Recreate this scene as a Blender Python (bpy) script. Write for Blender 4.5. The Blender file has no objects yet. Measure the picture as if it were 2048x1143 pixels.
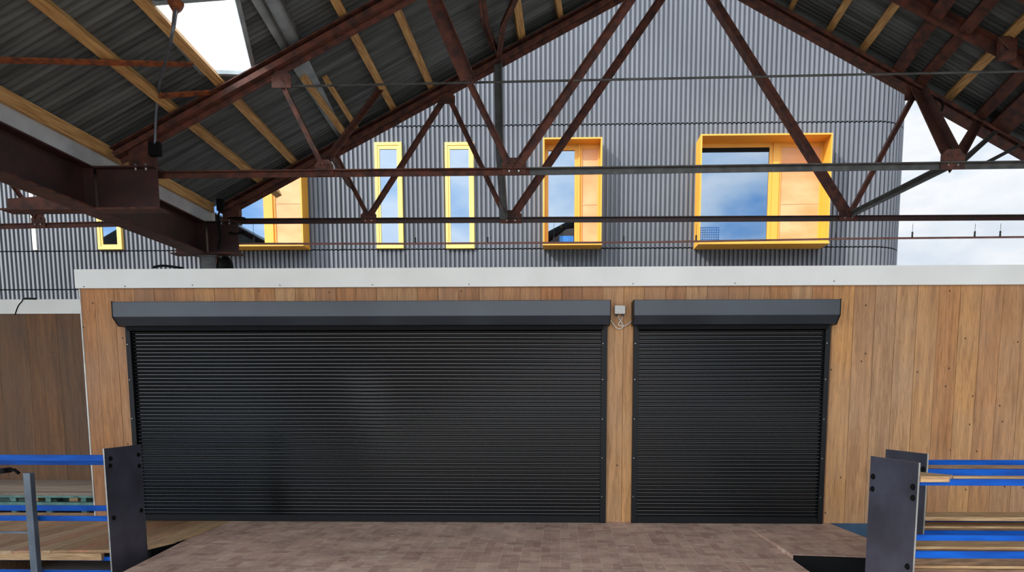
import bpy, bmesh, math, random
from mathutils import Vector, Matrix
random.seed(7)
S = bpy.context.scene
C = S.collection

# ------------------------------------------------------------------ camera
F, PX, PY, PITCH, YAW, EYE = 1300.0, 1090.0, 920.4, 0.10, -0.025, 1.65
fw = Vector((math.sin(YAW)*math.cos(PITCH), math.cos(YAW)*math.cos(PITCH), -math.sin(PITCH)))
rt = Vector((math.cos(YAW), -math.sin(YAW), 0)); dn = fw.cross(rt)
cam = bpy.data.cameras.new('camera'); co = bpy.data.objects.new('camera', cam); C.objects.link(co)
cam.sensor_width = 36; cam.lens = F*36/2048
cam.shift_x = (1024-PX)/2048; cam.shift_y = (PY-571.5)/2048
cam.clip_end = 500
co.matrix_world = Matrix(((rt.x, -dn.x, -fw.x, 0), (rt.y, -dn.y, -fw.y, 0), (rt.z, -dn.z, -fw.z, EYE), (0, 0, 0, 1)))
S.camera = co
CAM = Vector((0, 0, EYE))
def ray(x, y): return rt*((x-PX)/F) + dn*((y-PY)/F) + fw
def onY(x, y, Y):
    d = ray(x, y); return CAM + d*(Y/d.y)
def onZ(x, y, Z):
    d = ray(x, y); return CAM + d*((Z-EYE)/d.z)
def onP(x, y, n, c):                       # plane n.p = c
    d = ray(x, y); return CAM + d*((c-n.dot(CAM))/n.dot(d))

# ------------------------------------------------------------------ light
S.view_settings.view_transform = 'Standard'; S.view_settings.look = 'None'
S.view_settings.exposure = 0.12; S.view_settings.gamma = 1.0
S.view_settings.use_curve_mapping = False
W = bpy.data.worlds.new('sky'); S.world = W; W.use_nodes = True
nt = W.node_tree; N = nt.nodes; L = nt.links; N.clear()
out = N.new('ShaderNodeOutputWorld'); bg = N.new('ShaderNodeBackground'); bg.inputs[1].default_value = 1.15
tc = N.new('ShaderNodeTexCoord'); mp = N.new('ShaderNodeMapping'); mp.inputs['Scale'].default_value = (1, 1, 2.2)
mp.inputs['Location'].default_value = (3.1, 0.4, 0.9)
nz = N.new('ShaderNodeTexNoise'); nz.inputs['Scale'].default_value = 3.8; nz.inputs['Detail'].default_value = 7; nz.inputs['Roughness'].default_value = .55
rp = N.new('ShaderNodeValToRGB')
e = rp.color_ramp.elements
e[0].position = .30; e[0].color = (.22, .45, .80, 1)
e[1].position = .42; e[1].color = (.62, .75, .90, 1)
k = e.new(.52); k.color = (.93, .95, .98, 1)
k = e.new(.70); k.color = (.68, .76, .86, 1)
L.new(tc.outputs['Generated'], mp.inputs[0]); L.new(mp.outputs[0], nz.inputs[0]); L.new(nz.outputs[0], rp.inputs[0])
# the half of the sky around the sun is the brighter one
SD = Vector((-.50, -.42, .42)).normalized()
dt = N.new('ShaderNodeVectorMath'); dt.operation = 'DOT_PRODUCT'; dt.inputs[1].default_value = SD; L.new(tc.outputs['Generated'], dt.inputs[0])
mr = N.new('ShaderNodeMapRange'); mr.inputs['From Min'].default_value = -.1; mr.inputs['From Max'].default_value = 1.0; mr.inputs['To Min'].default_value = .95; mr.inputs['To Max'].default_value = 4.2
L.new(dt.outputs['Value'], mr.inputs[0]); L.new(mr.outputs[0], bg.inputs[1])
L.new(rp.outputs[0], bg.inputs[0]); L.new(bg.outputs[0], out.inputs[0])
sun = bpy.data.lights.new('sun', 'SUN'); so = bpy.data.objects.new('sun', sun); C.objects.link(so)
sun.energy = 4.2; sun.angle = math.radians(1.0); sun.color = (1, .95, .86)
so.rotation_euler = Vector((.50, .42, -.42)).to_track_quat('-Z', 'Y').to_euler(); so.location = (-10, -8, 14)

# ------------------------------------------------------------------ materials
def lin(c):
    return tuple(((v/255)/12.92 if v/255 <= .04045 else ((v/255+.055)/1.055)**2.4) for v in c) + (1,)
def mat(name, c, rough=.6, metal=0, c2=None, scale=6, stretch=(1, 1, 1), bump=0, bscale=None, detail=5, spec=.5, lo=.35, hi=.65):
    m = bpy.data.materials.new(name); m.use_nodes = True
    nt = m.node_tree; b = nt.nodes['Principled BSDF']
    b.inputs['Roughness'].default_value = rough; b.inputs['Metallic'].default_value = metal
    b.inputs['Specular IOR Level'].default_value = spec
    t = nt.nodes.new('ShaderNodeTexCoord'); mp = nt.nodes.new('ShaderNodeMapping'); mp.inputs['Scale'].default_value = stretch
    nt.links.new(t.outputs['Object'], mp.inputs[0])
    n = nt.nodes.new('ShaderNodeTexNoise'); n.inputs['Scale'].default_value = scale; n.inputs['Detail'].default_value = detail
    nt.links.new(mp.outputs[0], n.inputs[0])
    r = nt.nodes.new('ShaderNodeValToRGB'); r.color_ramp.elements[0].color = lin(c); r.color_ramp.elements[1].color = lin(c2 or [v*.85 for v in c])
    r.color_ramp.elements[0].position = lo; r.color_ramp.elements[1].position = hi
    nt.links.new(n.outputs[0], r.inputs[0]); nt.links.new(r.outputs[0], b.inputs['Base Color'])
    if bump:
        n2 = n
        if bscale:
            n2 = nt.nodes.new('ShaderNodeTexNoise'); n2.inputs['Scale'].default_value = bscale; nt.links.new(mp.outputs[0], n2.inputs[0])
        bp = nt.nodes.new('ShaderNodeBump'); bp.inputs['Strength'].default_value = bump; bp.inputs['Distance'].default_value = .02
        nt.links.new(n2.outputs[0], bp.inputs['Height']); nt.links.new(bp.outputs[0], b.inputs['Normal'])
    return m
def board_mat(name, cols, pitch, axis=0, grain=(14, 14, .9), knots=True, rough=.55, off=0.0, weather=None):
    """boards of width pitch along axis, each with its own tone and grain"""
    m = bpy.data.materials.new(name); m.use_nodes = True
    nt = m.node_tree; b = nt.nodes['Principled BSDF']; b.inputs['Roughness'].default_value = rough
    b.inputs['Specular IOR Level'].default_value = .3
    def nd(t): return nt.nodes.new(t)
    def lk(a, c): nt.links.new(a, c)
    t = nd('ShaderNodeTexCoord'); sp = nd('ShaderNodeSeparateXYZ'); lk(t.outputs['Object'], sp.inputs[0])
    a = nd('ShaderNodeMath'); a.operation = 'ADD'; a.inputs[1].default_value = off; lk(sp.outputs[axis], a.inputs[0])
    d = nd('ShaderNodeMath'); d.operation = 'DIVIDE'; d.inputs[1].default_value = pitch; lk(a.outputs[0], d.inputs[0])
    fl = nd('ShaderNodeMath'); fl.operation = 'FLOOR'; lk(d.outputs[0], fl.inputs[0])
    wn = nd('ShaderNodeTexWhiteNoise'); wn.noise_dimensions = '1D'; lk(fl.outputs[0], wn.inputs['W'])
    r = nd('ShaderNodeValToRGB'); r.color_ramp.interpolation = 'LINEAR'
    els = r.color_ramp.elements
    for i, c in enumerate(cols):
        el = els[i] if i < 2 else els.new(i/(len(cols)-1))
        el.position = i/(len(cols)-1); el.color = lin(c)
    lk(wn.outputs['Value'], r.inputs[0])
    # grain, shifted per board
    ml = nd('ShaderNodeVectorMath'); ml.operation = 'SCALE'; ml.inputs['Scale'].default_value = 31; lk(wn.outputs['Color'], ml.inputs[0])
    ad = nd('ShaderNodeVectorMath'); ad.operation = 'ADD'; lk(t.outputs['Object'], ad.inputs[0]); lk(ml.outputs[0], ad.inputs[1])
    mp = nd('ShaderNodeMapping'); mp.inputs['Scale'].default_value = grain; lk(ad.outputs[0], mp.inputs[0])
    n = nd('ShaderNodeTexNoise'); n.inputs['Scale'].default_value = 1.6; n.inputs['Detail'].default_value = 8; n.inputs['Roughness'].default_value = .62; n.inputs['Distortion'].default_value = .6
    lk(mp.outputs[0], n.inputs[0])
    g = nd('ShaderNodeValToRGB'); g.color_ramp.elements[0].position = .3; g.color_ramp.elements[0].color = (.50, .44, .40, 1)
    g.color_ramp.elements[1].position = .62; g.color_ramp.elements[1].color = (1.08, 1.06, 1.03, 1)
    lk(n.outputs[0], g.inputs[0])
    mx = nd('ShaderNodeMix'); mx.data_type = 'RGBA'; mx.blend_type = 'MULTIPLY'; mx.inputs[0].default_value = .75
    lk(r.outputs[0], mx.inputs[6]); lk(g.outputs[0], mx.inputs[7])
    mpf = nd('ShaderNodeMapping'); mpf.inputs['Scale'].default_value = [v_*4.5 for v_ in grain]; lk(ad.outputs[0], mpf.inputs[0])
    nf = nd('ShaderNodeTexNoise'); nf.inputs['Scale'].default_value = 1.6; nf.inputs['Detail'].default_value = 6; nf.inputs['Distortion'].default_value = 1.2; lk(mpf.outputs[0], nf.inputs[0])
    gf = nd('ShaderNodeValToRGB'); gf.color_ramp.elements[0].position = .34; gf.color_ramp.elements[0].color = (.66, .62, .58, 1)
    gf.color_ramp.elements[1].position = .56; gf.color_ramp.elements[1].color = (1.04, 1.04, 1.04, 1); lk(nf.outputs[0], gf.inputs[0])
    mf = nd('ShaderNodeMix'); mf.data_type = 'RGBA'; mf.blend_type = 'MULTIPLY'; mf.inputs[0].default_value = .8; lk(mx.outputs[2], mf.inputs[6]); lk(gf.outputs[0], mf.inputs[7])
    last = mf.outputs[2]
    n3 = nd('ShaderNodeTexNoise'); n3.inputs['Scale'].default_value = 1.1; n3.inputs['Detail'].default_value = 3; lk(ad.outputs[0], n3.inputs[0])
    r3 = nd('ShaderNodeValToRGB'); r3.color_ramp.elements[0].position = .38; r3.color_ramp.elements[0].color = (0, 0, 0, 1); r3.color_ramp.elements[1].position = .7; r3.color_ramp.elements[1].color = (.35, .35, .35, 1)
    lk(n3.outputs[0], r3.inputs[0])
    mx3 = nd('ShaderNodeMix'); mx3.data_type = 'RGBA'; lk(r3.outputs[0], mx3.inputs[0]); lk(last, mx3.inputs[6]); mx3.inputs[7].default_value = lin(weather or cols[-1]); last = mx3.outputs[2]
    if knots:
        v = nd('ShaderNodeTexVoronoi'); v.voronoi_dimensions = '2D'; v.inputs['Scale'].default_value = 1.9
        mp2 = nd('ShaderNodeMapping'); mp2.inputs['Rotation'].default_value = (math.pi/2, 0, 0); mp2.inputs['Scale'].default_value = (1, 1, .8); lk(ad.outputs[0], mp2.inputs[0]); lk(mp2.outputs[0], v.inputs[0])
        kr = nd('ShaderNodeValToRGB'); kr.color_ramp.elements[0].position = .011; kr.color_ramp.elements[0].color = (0, 0, 0, 1)
        kr.color_ramp.elements[1].position = .024; kr.color_ramp.elements[1].color = (1, 1, 1, 1); lk(v.outputs['Distance'], kr.inputs[0])
        mk = nd('ShaderNodeMix'); mk.data_type = 'RGBA'; mk.inputs[6].default_value = lin((60, 38, 24)); lk(kr.outputs[0], mk.inputs[0]); lk(last, mk.inputs[7]); last = mk.outputs[2]
    lk(last, b.inputs['Base Color'])
    bp = nd('ShaderNodeBump'); bp.inputs['Strength'].default_value = .12; bp.inputs['Distance'].default_value = .01
    lk(n.outputs[0], bp.inputs['Height']); lk(bp.outputs[0], b.inputs['Normal'])
    return m
def brick_mat(name):
    m = bpy.data.materials.new(name); m.use_nodes = True
    nt = m.node_tree; b = nt.nodes['Principled BSDF']; b.inputs['Roughness'].default_value = .8
    b.inputs['Specular IOR Level'].default_value = .25
    def nd(t): return nt.nodes.new(t)
    def lk(a, c): nt.links.new(a, c)
    t = nd('ShaderNodeTexCoord')
    nw = nd('ShaderNodeTexNoise'); nw.inputs['Scale'].default_value = 5; lk(t.outputs['Object'], nw.inputs[0])
    sc = nd('ShaderNodeVectorMath'); sc.operation = 'SCALE'; sc.inputs['Scale'].default_value = .012; lk(nw.outputs['Color'], sc.inputs[0])
    ad = nd('ShaderNodeVectorMath'); ad.operation = 'ADD'; lk(t.outputs['Object'], ad.inputs[0]); lk(sc.outputs[0], ad.inputs[1])
    ck = nd('ShaderNodeTexChecker'); ck.inputs['Scale'].default_value = 1/.21; lk(ad.outputs[0], ck.inputs[0])
    ck.inputs['Color1'].default_value = (0, 0, 0, 1); ck.inputs['Color2'].default_value = (1, 1, 1, 1)
    res = []
    for rot in (0, math.pi/2):
        mp = nd('ShaderNodeMapping'); mp.inputs['Rotation'].default_value = (0, 0, rot); lk(ad.outputs[0], mp.inputs[0])
        br = nd('ShaderNodeTexBrick'); br.offset = 0; br.inputs['Scale'].default_value = 1
        br.inputs['Brick Width'].default_value = .21; br.inputs['Row Height'].default_value = .105
        br.inputs['Mortar Size'].default_value = .0035; br.inputs['Mortar Smooth'].default_value = .4; br.inputs['Bias'].default_value = 0
        br.inputs['Color1'].default_value = lin((222, 190, 170)); br.inputs['Color2'].default_value = lin((192, 156, 140)); br.inputs['Mortar'].default_value = lin((228, 206, 188))
        lk(mp.outputs[0], br.inputs[0]); res.append(br)
    mx = nd('ShaderNodeMix'); mx.data_type = 'RGBA'; lk(ck.outputs['Fac'], mx.inputs[0]); lk(res[0].outputs[0], mx.inputs[6]); lk(res[1].outputs[0], mx.inputs[7])
    n = nd('ShaderNodeTexNoise'); n.inputs['Scale'].default_value = 2.4; n.inputs['Detail'].default_value = 9; n.inputs['Roughness'].default_value = .65; lk(t.outputs['Object'], n.inputs[0])
    r = nd('ShaderNodeValToRGB'); r.color_ramp.elements[0].position = .35; r.color_ramp.elements[0].color = (.72, .68, .66, 1); r.color_ramp.elements[1].position = .68; r.color_ramp.elements[1].color = (1.12, 1.1, 1.06, 1); lk(n.outputs[0], r.inputs[0])
    m2 = nd('ShaderNodeMix'); m2.data_type = 'RGBA'; m2.blend_type = 'MULTIPLY'; m2.inputs[0].default_value = 1; lk(mx.outputs[2], m2.inputs[6]); lk(r.outputs[0], m2.inputs[7])
    # pale scuffs of dust, strengthened to put mottled sunlight into the colour
    mp3 = nd('ShaderNodeMapping'); mp3.inputs['Scale'].default_value = (3, 9, 3); mp3.inputs['Rotation'].default_value = (0, 0, .3); lk(t.outputs['Object'], mp3.inputs[0])
    n3 = nd('ShaderNodeTexNoise'); n3.inputs['Scale'].default_value = 2.2; n3.inputs['Detail'].default_value = 6; n3.inputs['Distortion'].default_value = 1.2; lk(mp3.outputs[0], n3.inputs[0])
    r3 = nd('ShaderNodeValToRGB'); r3.color_ramp.elements[0].position = .56; r3.color_ramp.elements[0].color = (0, 0, 0, 1); r3.color_ramp.elements[1].position = .74; r3.color_ramp.elements[1].color = (.75, .75, .75, 1); lk(n3.outputs[0], r3.inputs[0])
    m3 = nd('ShaderNodeMix'); m3.data_type = 'RGBA'; lk(r3.outputs[0], m3.inputs[0]); lk(m2.outputs[2], m3.inputs[6]); m3.inputs[7].default_value = lin((240, 220, 204))
    lk(m3.outputs[2], b.inputs['Base Color'])
    bp = nd('ShaderNodeBump'); bp.inputs['Strength'].default_value = .35; bp.inputs['Distance'].default_value = .01
    lk(m3.outputs[2], bp.inputs['Height']); lk(bp.outputs[0], b.inputs['Normal'])
    return m
M = {}
M['rust'] = mat('red_oxide_steel', (98, 52, 36), .72, 0, (54, 30, 24), 9, bump=.25, bscale=60)
M['rustor'] = mat('orange_rust', (150, 78, 34), .8, 0, (84, 46, 30), 14, bump=.3)
M['beam'] = mat('dark_red_steel', (62, 34, 32), .45, 0, (42, 25, 24), 4, bump=.15, bscale=50)
M['greysteel'] = mat('grey_painted_steel', (82, 84, 82), .5, 0, (58, 58, 56), 8, bump=.15)
M['roof'] = mat('roof_sheet', (104, 110, 110), .6, .2, (66, 70, 70), 2.2, stretch=(.35, 5, .35), detail=8, bump=.2)
M['galv'] = mat('galvanised_sheet', (168, 178, 182), .42, .35, (140, 150, 155), 5)
M['galvd'] = mat('weathered_galvanised', (96, 104, 102), .6, .2, (76, 84, 82), 5)
M['flash'] = mat('light_grey_flashing', (190, 198, 204), .45, .1, (165, 172, 178), 3)
M['pine'] = mat('pine_timber', (206, 164, 104), .65, 0, (160, 116, 66), 5, stretch=(9, .7, 9), bump=.1)
M['pinev'] = mat('planed_timber', (208, 172, 124), .6, 0, (165, 124, 82), 6, stretch=(.8, 8, 8), bump=.1)
M['oldwood'] = mat('weathered_timber', (150, 116, 84), .7, 0, (104, 78, 56), 6, stretch=(.8, 8, 8), bump=.15)
M['white'] = mat('white_coated_metal', (242, 243, 238), .45, 0, (232, 233, 227), 1.2, bump=.05)
M['black'] = mat('charcoal_coated_steel', (16, 17, 19), .45, 0, (13, 14, 16), 2.5, bump=.02, spec=.22)
M['box'] = mat('anthracite_hood', (58, 65, 73), .33, 0, (46, 52, 60), 1.1, spec=.5)
M['slat'] = mat('black_slat', (7, 8, 8), .2, 0, (5, 6, 6), 1.5, spec=.5)
M['dark'] = mat('black_rubber', (14, 14, 15), .7, spec=.15)
M['steel'] = mat('mill_steel_plate', (98, 102, 118), .32, .45, (78, 80, 92), 3.0, bump=.04, bscale=20)
M['edge'] = mat('cut_steel_edge', (176, 176, 170), .4, .5)
M['blue'] = mat('blue_painted_rail', (0, 90, 190), .5, 0, (0, 70, 158), 3, stretch=(1, 6, 6), spec=.2)
M['plinth'] = mat('slate_blue_plinth', (58, 92, 118), .55, 0, (44, 70, 92), 3)
M['post'] = mat('grey_post', (110, 120, 130), .5, .2, (86, 94, 104), 5)
M['teal'] = mat('teal_painted_steel', (112, 158, 146), .6, 0, (78, 120, 112), 6)
M['brick'] = brick_mat('brown_clay_pavers')
M['ground'] = mat('rough_ground', (96, 82, 74), .9, 0, (72, 62, 56), 3, bump=.3)
M['yard'] = mat('pale_yard', (176, 168, 158), .9, 0, (150, 142, 132), .8)
M['clad'] = mat('dark_grey_cladding', (100, 103, 109), .55, .0, (92, 95, 101), .5)
M['seam'] = mat('seam_shadow_gap', (28, 30, 34), .8)
M['yellow'] = mat('amber_window_surround', (222, 158, 56), .5, 0, (212, 148, 48), 1)
M['pyellow'] = mat('pale_yellow_frame', (232, 198, 108), .5, 0, (224, 188, 96), 1)
M['panel'] = mat('perforated_amber_panel', (206, 158, 112), .6, 0, (204, 136, 84), 1.3, stretch=(1, 1, 2))
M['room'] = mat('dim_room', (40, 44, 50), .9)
M['wood'] = board_mat('hardwood_cladding', [(196, 142, 92), (178, 120, 74), (202, 158, 112), (168, 116, 78), (206, 152, 94), (186, 148, 112)], .262, 0, (9, 9, .55), weather=(178, 148, 122))
M['woodd'] = board_mat('shaded_hardwood_cladding', [(124, 84, 46), (100, 68, 44), (130, 88, 48), (76, 62, 50)], .52, 0, (7, 7, .4), knots=True, off=.2, weather=(90, 78, 66))  # shade on the rear unit's wall is put into darker board colours
M['deck'] = board_mat('deck_boards', [(222, 190, 146), (186, 126, 96), (208, 170, 122), (156, 116, 84), (226, 196, 154)], .20, 0, (7, .8, 7), knots=False, weather=(180, 150, 120), off=.07)
M['gdeck'] = board_mat('grey_deck_planks', [(168, 152, 136), (188, 172, 154), (150, 136, 122)], .6, 1, (.8, 7, 7), knots=False, weather=(160, 150, 138))
M['bolt'] = mat('bolt_steel', (190, 190, 188), .35, .7)
M['pvc'] = mat('white_plastic', (228, 226, 218), .4)
M['conduit'] = mat('pinkish_conduit', (160, 112, 102), .5)
M['sign_blue'] = mat('blue_upholstery', (30, 110, 190), .6)
# glass: reflects the sky, lets some of the room through
g = bpy.data.materials.new('window_glass'); g.use_nodes = True; nt = g.node_tree; nt.nodes.clear()
o_ = nt.nodes.new('ShaderNodeOutputMaterial'); a_ = nt.nodes.new('ShaderNodeBsdfGlossy'); a_.inputs['Roughness'].default_value = .02; a_.inputs['Color'].default_value = (.23, .28, .34, 1)
t_ = nt.nodes.new('ShaderNodeBsdfTransparent'); x_ = nt.nodes.new('ShaderNodeMixShader'); x_.inputs[0].default_value = .3
t_.inputs['Color'].default_value = (.8, .85, .9, 1)
nt.links.new(a_.outputs[0], x_.inputs[1]); nt.links.new(t_.outputs[0], x_.inputs[2]); nt.links.new(x_.outputs[0], o_.inputs[0]); M['glass'] = g
g = bpy.data.materials.new('translucent_rooflight'); g.use_nodes = True; nt = g.node_tree; nt.nodes.clear()
o_ = nt.nodes.new('ShaderNodeOutputMaterial'); a_ = nt.nodes.new('ShaderNodeBsdfTranslucent'); a_.inputs['Color'].default_value = (1, 1, .98, 1)
t_ = nt.nodes.new('ShaderNodeBsdfTransparent'); x_ = nt.nodes.new('ShaderNodeMixShader'); x_.inputs[0].default_value = .35
nt.links.new(a_.outputs[0], x_.inputs[1]); nt.links.new(t_.outputs[0], x_.inputs[2]); nt.links.new(x_.outputs[0], o_.inputs[0]); M['rooflight'] = g

# ------------------------------------------------------------------ helpers
class MB:
    def __init__(s): s.b = bmesh.new()
    def poly(s, pts):
        vs = [s.b.verts.new(p) for p in pts]
        try: return s.b.faces.new(vs)
        except ValueError: return None
    def box(s, a, b):
        x0, y0, z0 = a; x1, y1, z1 = b
        v = [s.b.verts.new(p) for p in ((x0,y0,z0),(x1,y0,z0),(x1,y1,z0),(x0,y1,z0),(x0,y0,z1),(x1,y0,z1),(x1,y1,z1),(x0,y1,z1))]
        for f in ((0,3,2,1),(4,5,6,7),(0,1,5,4),(1,2,6,5),(2,3,7,6),(3,0,4,7)): s.b.faces.new([v[i] for i in f])
        return s
    def bar(s, p, q, w, d, up=Vector((0, 1, 0)), ofs=(0, 0)):
        """box from p to q; d thick along up, w across"""
        p = Vector(p); q = Vector(q); t = (q-p).normalized(); u = (up - t*up.dot(t)).normalized(); n = t.cross(u)
        p = p + u*ofs[1] + n*ofs[0]; q = q + u*ofs[1] + n*ofs[0]
        v = []
        for c in (p, q):
            for a, b_ in ((-1,-1),(1,-1),(1,1),(-1,1)): v.append(s.b.verts.new(c + n*(a*w/2) + u*(b_*d/2)))
        for f in ((0,1,2,3),(7,6,5,4),(0,4,5,1),(1,5,6,2),(2,6,7,3),(3,7,4,0)): s.b.faces.new([v[i] for i in f])
        return s
    def tee(s, p, q, w, up=Vector((0, 1, 0)), t=.012):
        """pair of angles back to back: an outstanding leg in the truss plane and a wide flange"""
        s.bar(p, q, w, t*-1.0, up); p = Vector(p); q = Vector(q)
        s.bar(p, q, t, w*1.3, up, ofs=(w/2-t/2, 0)); return s
    def prism(s, pts, h):
        """pts polygon, extruded by vector h"""
        h = Vector(h); a = [s.b.verts.new(p) for p in pts]; b_ = [s.b.verts.new(Vector(p)+h) for p in pts]
        s.b.faces.new(a[::-1]); s.b.faces.new(b_)
        n = len(pts)
        for i in range(n): s.b.faces.new((a[i], a[(i+1) % n], b_[(i+1) % n], b_[i]))
        return s
    def tube(s, pts, r, n=8, caps=True):
        pts = [Vector(p) for p in pts]; rings = []
        u = None
        for i, p in enumerate(pts):
            t = (pts[min(i+1, len(pts)-1)] - pts[max(i-1, 0)]).normalized()
            if u is None: u = t.orthogonal().normalized()
            u = (u - t*u.dot(t)).normalized(); v = t.cross(u)
            rr = r[i] if isinstance(r, (list, tuple)) else r
            rings.append([s.b.verts.new(p + (u*math.cos(2*math.pi*k/n) + v*math.sin(2*math.pi*k/n))*rr) for k in range(n)])
        for a, b_ in zip(rings, rings[1:]):
            for k in range(n):
                f = s.b.faces.new((a[k], a[(k+1) % n], b_[(k+1) % n], b_[k])); f.smooth = True
        if caps: s.b.faces.new(rings[0][::-1]); s.b.faces.new(rings[-1])
        return s
    def build(s, name, m, parent=None, bevel=0):
        bmesh.ops.recalc_face_normals(s.b, faces=s.b.faces)
        me = bpy.data.meshes.new(name); s.b.to_mesh(me); s.b.free()
        me.materials.append(m if not isinstance(m, str) else M[m])
        o = bpy.data.objects.new(name, me); C.objects.link(o)
        if parent:
            o.parent = parent
            o.matrix_parent_inverse = Matrix.Translation(-parent.location)
        if bevel:
            md = o.modifiers.new('bevel', 'BEVEL'); md.width = bevel; md.segments = 2; md.limit_method = 'ANGLE'
        return o
def tag(o, label=None, cat=None, group=None, kind=None):
    if label: o['label'] = label
    if cat: o['category'] = cat
    if group: o['group'] = group
    if kind: o['kind'] = kind
    return o
def thing(name, loc, label, cat, group=None):
    o = bpy.data.objects.new(name, None); o.empty_display_size = .1; C.objects.link(o); o.location = Vector(loc)
    return tag(o, label, cat, group)
def struct(o): o['kind'] = 'structure'; return o
def smooth(pts, n=6):
    pts = [Vector(p) for p in pts]; r = []
    P = [pts[0]] + pts + [pts[-1]]
    for i in range(1, len(P)-2):
        for k in range(n):
            t = k/n; a, b, c, d = P[i-1], P[i], P[i+1], P[i+2]
            r.append(.5*((2*b) + (c-a)*t + (2*a-5*b+4*c-d)*t*t + (3*b-a-3*c+d)*t*t*t))
    r.append(pts[-1]); return r

# ------------------------------------------------------------------ key planes
YF = onZ(740, 1041, 0).y                    # front wall of the kiosk
YT2 = 10.3; YT1 = 7.92; YB = 16.5           # far truss, near truss, grey building
ZTOP = onY(1100, 533.5, YF-.06).z; ZFB = onY(1100, 572, YF-.06).z
YR = (ZTOP-EYE) / (onY(80, 599, 1).z-EYE)   # rear unit's wall, its fascia as high as the kiosk's
GZ = -.36                                   # yard level
XL = onY(160, 575, YF).x
print('YF', YF, 'ZTOP', ZTOP, ZFB, 'YR', YR, 'XL', XL)

# ------------------------------------------------------------------ setting: ground, kiosk walls, fascias
m = MB(); m.box((-45, -30, GZ-.3), (45, 60, GZ)); struct(m.build('floor', 'yard'))
XR = 9.6
def boards(name, x0, x1, y, z0, z1, pitch, mt, ph=0.0, thick=.022):
    m = MB(); m.box((x0, y+thick, z0), (x1, y+thick+.06, z1))
    k = math.floor((x0+ph)/pitch)
    while True:
        a = max(k*pitch-ph, x0); b = min((k+1)*pitch-ph, x1)
        if a >= x1: break
        if b-a > .02: m.box((a+.0022, y+random.uniform(0, .003), z0), (b-.0022, y+thick, z1))
        k += 1
    return struct(m.build(name, mt))
boards('wall_front', XL, XR, YF, 0.0, ZFB+.03, .262, 'wood')
m = MB(); m.box((XL, YF+.083, 0), (XL+.1, 9.75, ZFB+.03)); struct(m.build('wall_left', 'woodd'))
m = MB(); m.box((XL, 9.75, 0), (XR, 9.85, ZFB+.03)); struct(m.build('wall_back', 'woodd'))
m = MB(); m.box((XL, YF+.084, ZTOP-.06), (XR, 9.7, ZTOP-.02)); struct(m.build('trim_2', 'flash'))
# steel plinth under the cladding
m = MB(); m.box((XL, YF+.015, GZ), (XR, YF+.12, -.002)); struct(m.build('trim_3', 'plinth'))
# fascia: folded sheet with drip edge and a small top return
m = MB(); y = YF-.06
prof = [(y, ZFB), (y, ZTOP), (y+.16, ZTOP), (y+.16, ZTOP-.004), (y+.004, ZTOP-.004), (y+.004, ZFB+.004), (y+.05, ZFB+.004), (y+.05, ZFB)]
m.prism([(XL-.02, a, b) for a, b in prof], (XR-XL+.02, 0, 0))
fas = struct(m.build('trim_1', 'white'))
for px, py in ((168, 573), (250, 572), (385, 570), (560, 570), (745, 569), (938, 568), (1266, 567), (1470, 566), (1668, 562)):
    p = onY(px, py, y); m = MB(); m.tube([(p.x, y+.001, p.z), (p.x, y-.005, p.z)], .008, 8); m.build('screw', 'post', fas)
# corner bead at the left edge
m = MB(); m.box((XL-.018, YF-.004, 0), (XL-.001, YF+.03, ZFB)); struct(m.build('trim_4', 'pvc'))
# rear unit on the left
zb = .18
boards('wall_rear', -16, -5.2, YR, zb, ZFB+.03, .52, 'woodd', .2)
m = MB(); y = YR-.05
m.prism([(-16, a-YF+.06+y, b) for a, b in prof], (10.8, 0, 0)); struct(m.build('trim_5', 'white'))

# ------------------------------------------------------------------ pavings, ramp, decks
slope = .03
def onRamp(x, y): return onP(x, y, Vector((0, -slope, 1)), -slope*YF)
a = onZ(440, 1043, 0); a.y = YF; b = onZ(1480, 1044, 0); b.y = YF
c = onRamp(1620, 1143); d = onRamp(245, 1143)
Yn = -1.5; zn = -slope*(YF-Yn)
def rline(p, q, yy): t = (yy-p.y)/(q.y-p.y); return p.x+(q.x-p.x)*t
ramp_b, ramp_c = b.copy(), c.copy()
m = MB(); ring = [a + Vector((0, -.005, 0)), b + Vector((0, -.005, 0)), c, Vector((c.x, Yn, zn)), Vector((d.x, Yn, zn)), d]; bot = [(v.x, v.y, GZ) for v in ring]
top = ring
vt = [m.b.verts.new(v) for v in top]; vb = [m.b.verts.new(v) for v in bot]
m.b.faces.new(vt)
m.b.faces.new(vb[::-1])
for i in range(6):
    m.b.faces.new((vt[i], vb[i], vb[(i+1) % 6], vt[(i+1) % 6]))
tag(m.build('paved_ramp', 'brick'), 'broad brown clay paver ramp leading up to the two black shutters', 'ramp')
# level platform on the right
pl = [onZ(x, y, 0) for x, y in ((1478, 1043), (1652, 1043), (1752, 1082), (1752, 1114), (1570, 1108))]
pl[0].y = pl[1].y = YF-.004
pl[0].x = rline(ramp_b, ramp_c, pl[0].y)+.008; pl[4].x = rline(ramp_b, ramp_c, pl[4].y)+.008
m = MB(); m.prism([(p.x, p.y, GZ) for p in pl], (0, 0, -GZ-.0)); plat = m.build('platform', 'brick')
tag(plat, 'level brown paved landing beside the ramp under the right shutter', 'landing')
m = MB(); q = pl[3]; r_ = pl[4]
m.bar(Vector((q.x, q.y-.012, -.17)), Vector((r_.x, r_.y-.012, -.17)), .33, .02, up=Vector((0, 1, 0))); m.build('edge_board', 'dark', plat)
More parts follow.
